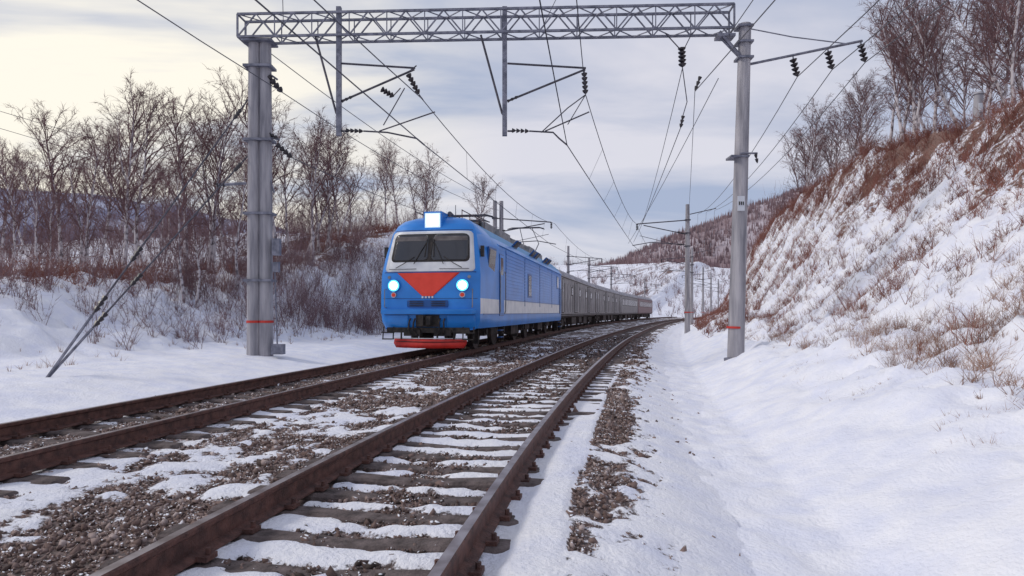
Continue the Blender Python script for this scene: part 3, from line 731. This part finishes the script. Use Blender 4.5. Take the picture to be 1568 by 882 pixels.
# ---------------------------------------------------------------- vegetation
def birch(seed,Ht,stems=1,dens=1.0):
    r=random.Random(seed); mb=MB(); tv=[];tf=[]
    def twig(p,d,L):
        w=.006+.003*r.random(); sd=d.cross(Vector((r.gauss(0,1),r.gauss(0,1),r.gauss(0,1)))).normalized()*w
        m_=p+d*L*.55; e=m_+(d+Vector((0,0,-.35))).normalized()*L*.5
        k=len(tv); tv.extend([p-sd,p+sd,m_+sd*.7,m_-sd*.7,e]); tf.append((k,k+1,k+2,k+3)); tf.append((k+3,k+2,k+4))
    def rnd(s): return Vector((r.gauss(0,s),r.gauss(0,s),r.gauss(0,s)))
    for st in range(stems):
        base=Vector((r.gauss(0,.25),r.gauss(0,.25),-.3)) if stems>1 else Vector((0,0,-.3))
        lean=Vector((r.gauss(0,.12 if stems>1 else .06),r.gauss(0,.12 if stems>1 else .06),0))
        Hs=Ht*(1 if st==0 else r.uniform(.65,.95)); n=12; tr=[]; p=base.copy(); bend=rnd(.06)
        for i in range(n+1):
            tr.append(p.copy()); dd=Vector((0,0,1))+lean*(1+i*.1)+bend*math.sin(i*.7)+rnd(.03); p=p+dd.normalized()*(Hs+.3)/n
        r0=.010*Hs+.02
        mb.tube(tr,[r0*(1-i/n)**.9+.006 for i in range(n+1)],7,0)
        nbz=int(30*dens)
        for b in range(nbz):
            t=.22+.76*((b+r.random())/nbz); f=t*n; i=min(int(f),n-1); p=tr[i].lerp(tr[i+1],f-i)
            az=r.uniform(0,2*math.pi); el=R(r.uniform(28,58)+20*t); d=Vector((math.cos(az)*math.cos(el),math.sin(az)*math.cos(el),math.sin(el)))
            L=Hs*(.10+.30*math.sin(math.pi*min(1,(1.05-t)*1.15))**.8*(.6+.5*r.random()))
            pts=[p.copy()];q=p.copy();dd=d.copy();m_=6
            for j in range(m_): dd=(dd+rnd(.10)+Vector((0,0,.05 if j<3 else -.03))).normalized(); q=q+dd*L/m_; pts.append(q.copy())
            rb=.007+.008*L; mb.tube(pts,[rb*(1-j/m_)+.003 for j in range(m_+1)],4,0 if rb>.033 else 1,cap=False)
            ns=max(4,int(L*5.0*dens))
            for s in range(ns):
                t2=.2+.8*(s+r.random())/ns; f2=t2*m_; j=min(int(f2),m_-1); p2=pts[j].lerp(pts[min(j+1,m_)],f2-j)
                d2=((pts[j+1]-pts[j]).normalized()+rnd(.55)).normalized(); L2=L*.42*(1.15-t2)*r.uniform(.6,1.2)+.18
                q2=p2.copy();pp=[q2.copy()]
                for z_ in range(3): d2=(d2+rnd(.12)).normalized(); q2=q2+d2*L2/3; pp.append(q2.copy())
                mb.tube(pp,[.006,.005,.004,.003],3,1,cap=False)
                for w in range(int(6+L2*5)):
                    t3=r.random()*3; z_=min(int(t3),2); twig(pp[z_].lerp(pp[z_+1],t3-z_),((pp[z_+1]-pp[z_]).normalized()+rnd(.5)).normalized(),r.uniform(.16,.42))
    k=len(mb.v); mb.v.extend([tuple(v) for v in tv])
    for f in tf: mb.f.append(tuple(i+k for i in f)); mb.m.append(1)
    me=bpy.data.meshes.new('birch_tree'); me.from_pydata(mb.v,[],mb.f); me.materials.append(M['bark']); me.materials.append(M['twig'])
    me.polygons.foreach_set('material_index',mb.m); me.update(); return me
tmpl=[birch(1,8,1),birch(2,8,2,.85),birch(3,8,1,1.1),birch(4,8,3,.7),birch(5,8,2,.85)]
def tree(x,y,h,k=None,rot=None):
    me=tmpl[k if k is not None else random.randrange(5)]
    o=bpy.data.objects.new('birch_tree',me); o.location=(x,y,float(H(x,y))); s=h/8; o.scale=(s*random.uniform(.9,1.15),s*random.uniform(.9,1.15),s); o.rotation_euler=(random.gauss(0,.04),random.gauss(0,.04),rot if rot is not None else random.uniform(0,6.28)); link(o)
def tpx(px,y,top,k=None):   # bearing, distance and crown height
    x=(px-784)/1020*y; h=(478-top)/1020*y+1.25-float(H(x,y)); tree(x,y,max(2.5,h),k)
for a in [(15,28,230,1),(60,36,240,4),(95,30,185,0),(128,27,220,3),(150,40,215,2),(190,29,150,2),(218,34,180,1),(250,45,240,4),(285,32,160,0),(322,34,165,3),(345,42,195,2),(365,30,225,1),
          (430,36,150,0),(455,42,195,4),(478,38,195,2),(500,44,210,3),(522,48,222,1),(545,52,260,4),(590,58,232,0),(612,62,240,2),(640,60,240,1),(662,66,262,3),(728,85,282,2),(35,48,255,2),(178,50,250,0),(400,50,245,2),(70,24,265,4),(300,26,265,1),(0,40,245,0),(120,55,265,1),(230,58,262,3),(390,40,215,1)]:
    tpx(*a)
for a in [(1365,31,10,1),(1400,28,-15,3),(1430,33,20,0),(1395,38,40,2),(1490,27,-60,4),(1525,30,-40,2),(1550,25,-90,1),(1580,28,-60,3),(1460,40,30,4),(1240,50,175,4),(1258,55,190,1),(1275,48,170,3),(1300,45,150,0),(1325,42,130,2),(1340,52,150,1),(1232,62,205,3),(1500,36,-10,0),(1620,30,-80,2)]:
    tpx(*a)
def shrubs(name,x,y,h,material,stems=10,tw=7,w=.008,spread=.45,wscale=None):
    z=H(x,y)-.03; n=len(x)
    b=np.stack([x,y,z],-1)
    S=np.repeat(b,stems,0); hh=np.repeat(h,stems)*rng.uniform(.5,1.1,n*stems)
    S=S+np.stack([rng.normal(0,.06,len(S))*hh*1.5,rng.normal(0,.06,len(S))*hh*1.5,np.zeros(len(S))],-1)
    D=np.stack([rng.normal(0,spread,len(S)),rng.normal(0,spread,len(S)),np.ones(len(S))],-1); D/=np.linalg.norm(D,axis=1)[:,None]
    ww=(w if wscale is None else np.repeat(wscale,stems)*w)*np.ones(len(S))
    def tri(P,D,L,W):
        r_=rng.normal(size=P.shape); sd=np.cross(D,r_); sd/=np.linalg.norm(sd,axis=1)[:,None]; sd*=W[:,None]
        return np.stack([P-sd,P+sd,P+D*L[:,None]],1)
    A=[tri(S,D,hh,ww)]
    if tw:
        P=np.repeat(S,tw,0);DD=np.repeat(D,tw,0);HH=np.repeat(hh,tw);WW=np.repeat(ww,tw); t=rng.uniform(.2,.95,len(P))
        P2=P+DD*(HH*t)[:,None]; D2=DD+rng.normal(0,.55,DD.shape); D2/=np.linalg.norm(D2,axis=1)[:,None]
        A.append(tri(P2,D2,HH*rng.uniform(.2,.5,len(P)),WW*.6))
    V=np.concatenate(A).reshape(-1,3); return npmesh(name,V,np.arange(len(V)).reshape(-1,3),[material])
def scat(n,y0,y1,d0,d1,side,pw=1.,thr=0.,seed=50,sc=.4):
    y=y0+(y1-y0)*rng.random(n)**pw; d=d0+(d1-d0)*rng.random(n)
    x=xn(y)+d if side>0 else xl(y)-d
    k=fbm(x*sc,y*sc,seed)+rng.normal(0,.06,n)>thr
    return x[k],y[k]
x,y=scat(2200,8,75,11.8,18,-1,1,.42); shrubs('dry_shrubs',x,y,rng.uniform(.4,1.1,len(x)),M['shrub'],9,6,.009)
x,y=scat(800,18,60,7.8,12.5,-1,1,.5,53); shrubs('dry_shrubs',x,y,rng.uniform(.4,1.5,len(x)),M['shrub2'],8,6,.008)
x,y=scat(450,26,48,8.0,13,-1,1,.3,54); shrubs('dry_shrubs',x,y,rng.uniform(1.0,2.4,len(x)),M['shrub2'],8,7,.010,.3)
x,y=scat(1200,30,110,14,45,-1,1,.38,55,.15); shrubs('distant_forest',x,y,rng.uniform(1.6,3.8,len(x)),M['shrub2'],8,8,.016,.28)
x,y=scat(1000,10,50,6.6,12,-1,1,.5,56,.8); shrubs('dry_grass',x,y,rng.uniform(.12,.4,len(x)),M['grass'],8,0,.006)
x,y=scat(2800,8,75,10.6,15,1,1,.39,60); shrubs('dry_shrubs',x,y,rng.uniform(.35,1.0,len(x)),M['shrub'],9,6,.009)
x,y=scat(4200,9,90,6.4,11.5,1,1.,.52,61,.5); shrubs('dry_shrubs',x,y,rng.uniform(.2,.65,len(x)),M['shrub'],8,4,.006)
x,y=scat(6000,6,60,5.6,12,1,1.2,.50,62,.6); shrubs('dry_grass',x,y,rng.uniform(.12,.42,len(x)),M['grass'],9,2,.0042,.6)
x,y=scat(500,6,25,4.6,6.2,1,1.2,.52,63,1.2); shrubs('dry_grass',x,y,rng.uniform(.04,.16,len(x)),M['grass'],6,0,.003,.8)
x,y=scat(200,7,13,6.0,7.6,1,1.,.46,67,.6); shrubs('dry_grass',x,y,rng.uniform(.25,.55,len(x)),M['grass'],12,3,.004,.5)
x,y=scat(2200,30,170,4.5,10,1,1,.46,64); shrubs('dry_shrubs',x,y,rng.uniform(.3,1.0,len(x)),M['shrub'],8,4,.012)
x,y=scat(1200,45,190,12,50,1,1,.3,65); shrubs('distant_forest',x,y,rng.uniform(1.5,4.0,len(x)),M['shrub2'],8,7,.02,.3)
n=2400; y=rng.uniform(170,420,n); x=rng.uniform(-30,170,n); k=fbm(x*.03,y*.03,70)>.42; shrubs('distant_forest',x[k],y[k],rng.uniform(1.5,5,k.sum()),M['shrub2'],7,5,.05,.3)
# ---------------------------------------------------------------- mountains
def hillmesh(name,xs,hts,y0,y1,material,seed,forest=0,fm=None):
    nx_,ny_=160,26; X_=np.linspace(xs[0],xs[-1],nx_); T_=np.linspace(0,1,ny_)
    hx=np.interp(X_,xs,hts)
    XX,TT=np.meshgrid(X_,T_); YY_=y0+(y1-y0)*TT
    prof=np.sin(np.clip(TT*1.25,0,1)*math.pi/2)*np.where(TT>.8,1-(TT-.8)*.8,1)
    amp=fbm(XX*.012,YY_*.012,seed)
    ZZ=-5+(hx[None,:]+5)*prof*(.90+.2*amp)+ (fbm(XX*.04,YY_*.04,seed+1)-.5)*5*prof
    ii=np.arange(nx_*ny_).reshape(ny_,nx_); F=np.stack([ii[:-1,:-1],ii[:-1,1:],ii[1:,1:],ii[1:,:-1]],-1).reshape(-1,4)
    npmesh(name,np.stack([XX,YY_,ZZ],-1).reshape(-1,3),F,[material],smooth=True)
    if forest:
        a=rng.uniform(0,nx_-1.01,forest);b=rng.uniform(4,ny_-4,forest); i=a.astype(int);j=b.astype(int);fa=a-i;fb_=b-j
        def bil(Q): return (Q[j,i]*(1-fa)+Q[j,i+1]*fa)*(1-fb_)+(Q[j+1,i]*(1-fa)+Q[j+1,i+1]*fa)*fb_
        px,py,pz=bil(XX),bil(YY_),bil(ZZ); h=rng.uniform(3,6.0,forest); V=[]
        for q in range(3):
            th=rng.uniform(0,math.pi,forest); w=rng.uniform(.3,.8,forest); dx=np.cos(th)*w;dy=np.sin(th)*w; ox=rng.normal(0,1.2,forest);oy=rng.normal(0,1.2,forest)
            V.append(np.stack([np.stack([px+ox-dx,py+oy-dy,pz-1],-1),np.stack([px+ox+dx,py+oy+dy,pz-1],-1),np.stack([px+ox,py+oy,pz+h*rng.uniform(.6,1,forest)],-1)],1))
        V=np.concatenate(V).reshape(-1,3); npmesh('distant_forest',V,np.arange(len(V)).reshape(-1,3),[fm])
M['mtn']=mat('haze_tinted_mountain',(.17,.19,.30),(.46,.50,.64),rough=1,scale=.02,stretch=(1,1,1.5),detail=8,lo=.42,hi=.62)  # distance haze baked into the blue-grey colour
M['hillr']=mat('haze_tinted_forest_hill',(.27,.20,.215),(.50,.45,.49),rough=1,scale=.03,detail=8,lo=.40,hi=.68)  # brown forest with snow dusting, lightened by haze mixed into the colour
M['farforest']=mat('haze_tinted_far_trees',(.20,.135,.145),(.30,.22,.235),rough=1,scale=.02)  # mauve-brown trees, air haze included in the base colour
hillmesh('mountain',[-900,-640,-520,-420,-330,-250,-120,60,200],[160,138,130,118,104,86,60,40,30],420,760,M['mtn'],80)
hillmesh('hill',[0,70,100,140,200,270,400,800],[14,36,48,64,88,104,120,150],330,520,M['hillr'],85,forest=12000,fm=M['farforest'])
# ---------------------------------------------------------------- world
w=bpy.data.worlds.new('World'); scene.world=w; w.use_nodes=True; N=w.node_tree.nodes; L=w.node_tree.links
bg=N['Background']; tc=N.new('ShaderNodeTexCoord')
sky=N.new('ShaderNodeTexSky'); sky.sky_type='NISHITA'; sky.sun_disc=False; sky.sun_elevation=R(35); sky.sun_rotation=R(-98)
sc=N.new('ShaderNodeVectorMath'); sc.operation='SCALE'; sc.inputs['Scale'].default_value=.10; L.new(sky.outputs[0],sc.inputs[0])
sep=N.new('ShaderNodeSeparateXYZ'); L.new(tc.outputs['Generated'],sep.inputs[0])
mz=N.new('ShaderNodeMath'); mz.operation='MAXIMUM'; mz.inputs[1].default_value=0; L.new(sep.outputs[2],mz.inputs[0])
az=N.new('ShaderNodeMath'); az.operation='ADD'; az.inputs[1].default_value=.20; L.new(mz.outputs[0],az.inputs[0])
dx=N.new('ShaderNodeMath'); dx.operation='DIVIDE'; L.new(sep.outputs[0],dx.inputs[0]); L.new(az.outputs[0],dx.inputs[1])
dy=N.new('ShaderNodeMath'); dy.operation='DIVIDE'; L.new(sep.outputs[1],dy.inputs[0]); L.new(az.outputs[0],dy.inputs[1])
cb=N.new('ShaderNodeCombineXYZ'); L.new(dx.outputs[0],cb.inputs[0]); L.new(dy.outputs[0],cb.inputs[1])
mp=N.new('ShaderNodeMapping'); mp.inputs['Scale'].default_value=(.6,1.15,1); mp.inputs['Rotation'].default_value=(0,0,R(-22)); L.new(cb.outputs[0],mp.inputs[0])
nz=N.new('ShaderNodeTexNoise'); nz.inputs['Scale'].default_value=1.35; nz.inputs['Detail'].default_value=6; nz.inputs['Roughness'].default_value=.52; nz.inputs['Distortion'].default_value=.5; L.new(mp.outputs[0],nz.inputs['Vector'])
rp=N.new('ShaderNodeValToRGB'); e=rp.color_ramp.elements; e[0].position=.38;e[0].color=(.43,.50,.68,1);e[1].position=.62;e[1].color=(.80,.79,.87,1); 
em=e.new(.5); em.color=(.60,.63,.76,1)
L.new(nz.outputs['Fac'],rp.inputs[0])
mix1=N.new('ShaderNodeMix'); mix1.data_type='RGBA'; mix1.inputs[0].default_value=.90; L.new(sc.outputs[0],mix1.inputs[6]); L.new(rp.outputs[0],mix1.inputs[7])
dt=N.new('ShaderNodeVectorMath'); dt.operation='DOT_PRODUCT'; dt.inputs[1].default_value=Vector((-.60,.76,.30)).normalized(); L.new(tc.outputs['Generated'],dt.inputs[0])
mg=N.new('ShaderNodeMapRange'); mg.interpolation_type='SMOOTHSTEP'; mg.inputs['From Min'].default_value=.78; mg.inputs['From Max'].default_value=.985; L.new(dt.outputs['Value'],mg.inputs['Value'])
nr=N.new('ShaderNodeMapRange'); nr.inputs['From Min'].default_value=.38; nr.inputs['From Max'].default_value=.52; nr.inputs['To Min'].default_value=.15; L.new(nz.outputs['Fac'],nr.inputs['Value'])
mm=N.new('ShaderNodeMath'); mm.operation='MULTIPLY'; L.new(mg.outputs[0],mm.inputs[0]); L.new(nr.outputs[0],mm.inputs[1])
mix2=N.new('ShaderNodeMix'); mix2.data_type='RGBA'; L.new(mm.outputs[0],mix2.inputs[0]); L.new(mix1.outputs[2],mix2.inputs[6]); mix2.inputs[7].default_value=(1.05,1.0,.88,1)
L.new(mix2.outputs[2],bg.inputs['Color']); bg.inputs['Strength'].default_value=.97
sun=bpy.data.lights.new('sun','SUN'); sun.energy=1.5; sun.angle=R(10); sun.color=(1,.94,.86)
so=link(bpy.data.objects.new('sun',sun)); dirv=Vector((-.78,-.11,.58)).normalized(); so.rotation_euler=dirv.to_track_quat('Z','Y').to_euler()
# ---------------------------------------------------------------- camera
cam=bpy.data.cameras.new('camera'); co=link(bpy.data.objects.new('camera',cam)); co.location=(0,0,1.25); co.rotation_euler=(R(90),0,0)
cam.sensor_width=36; cam.lens=36*1020/1568; cam.shift_y=37/1568; cam.clip_end=6000; cam.clip_start=.05
scene.camera=co
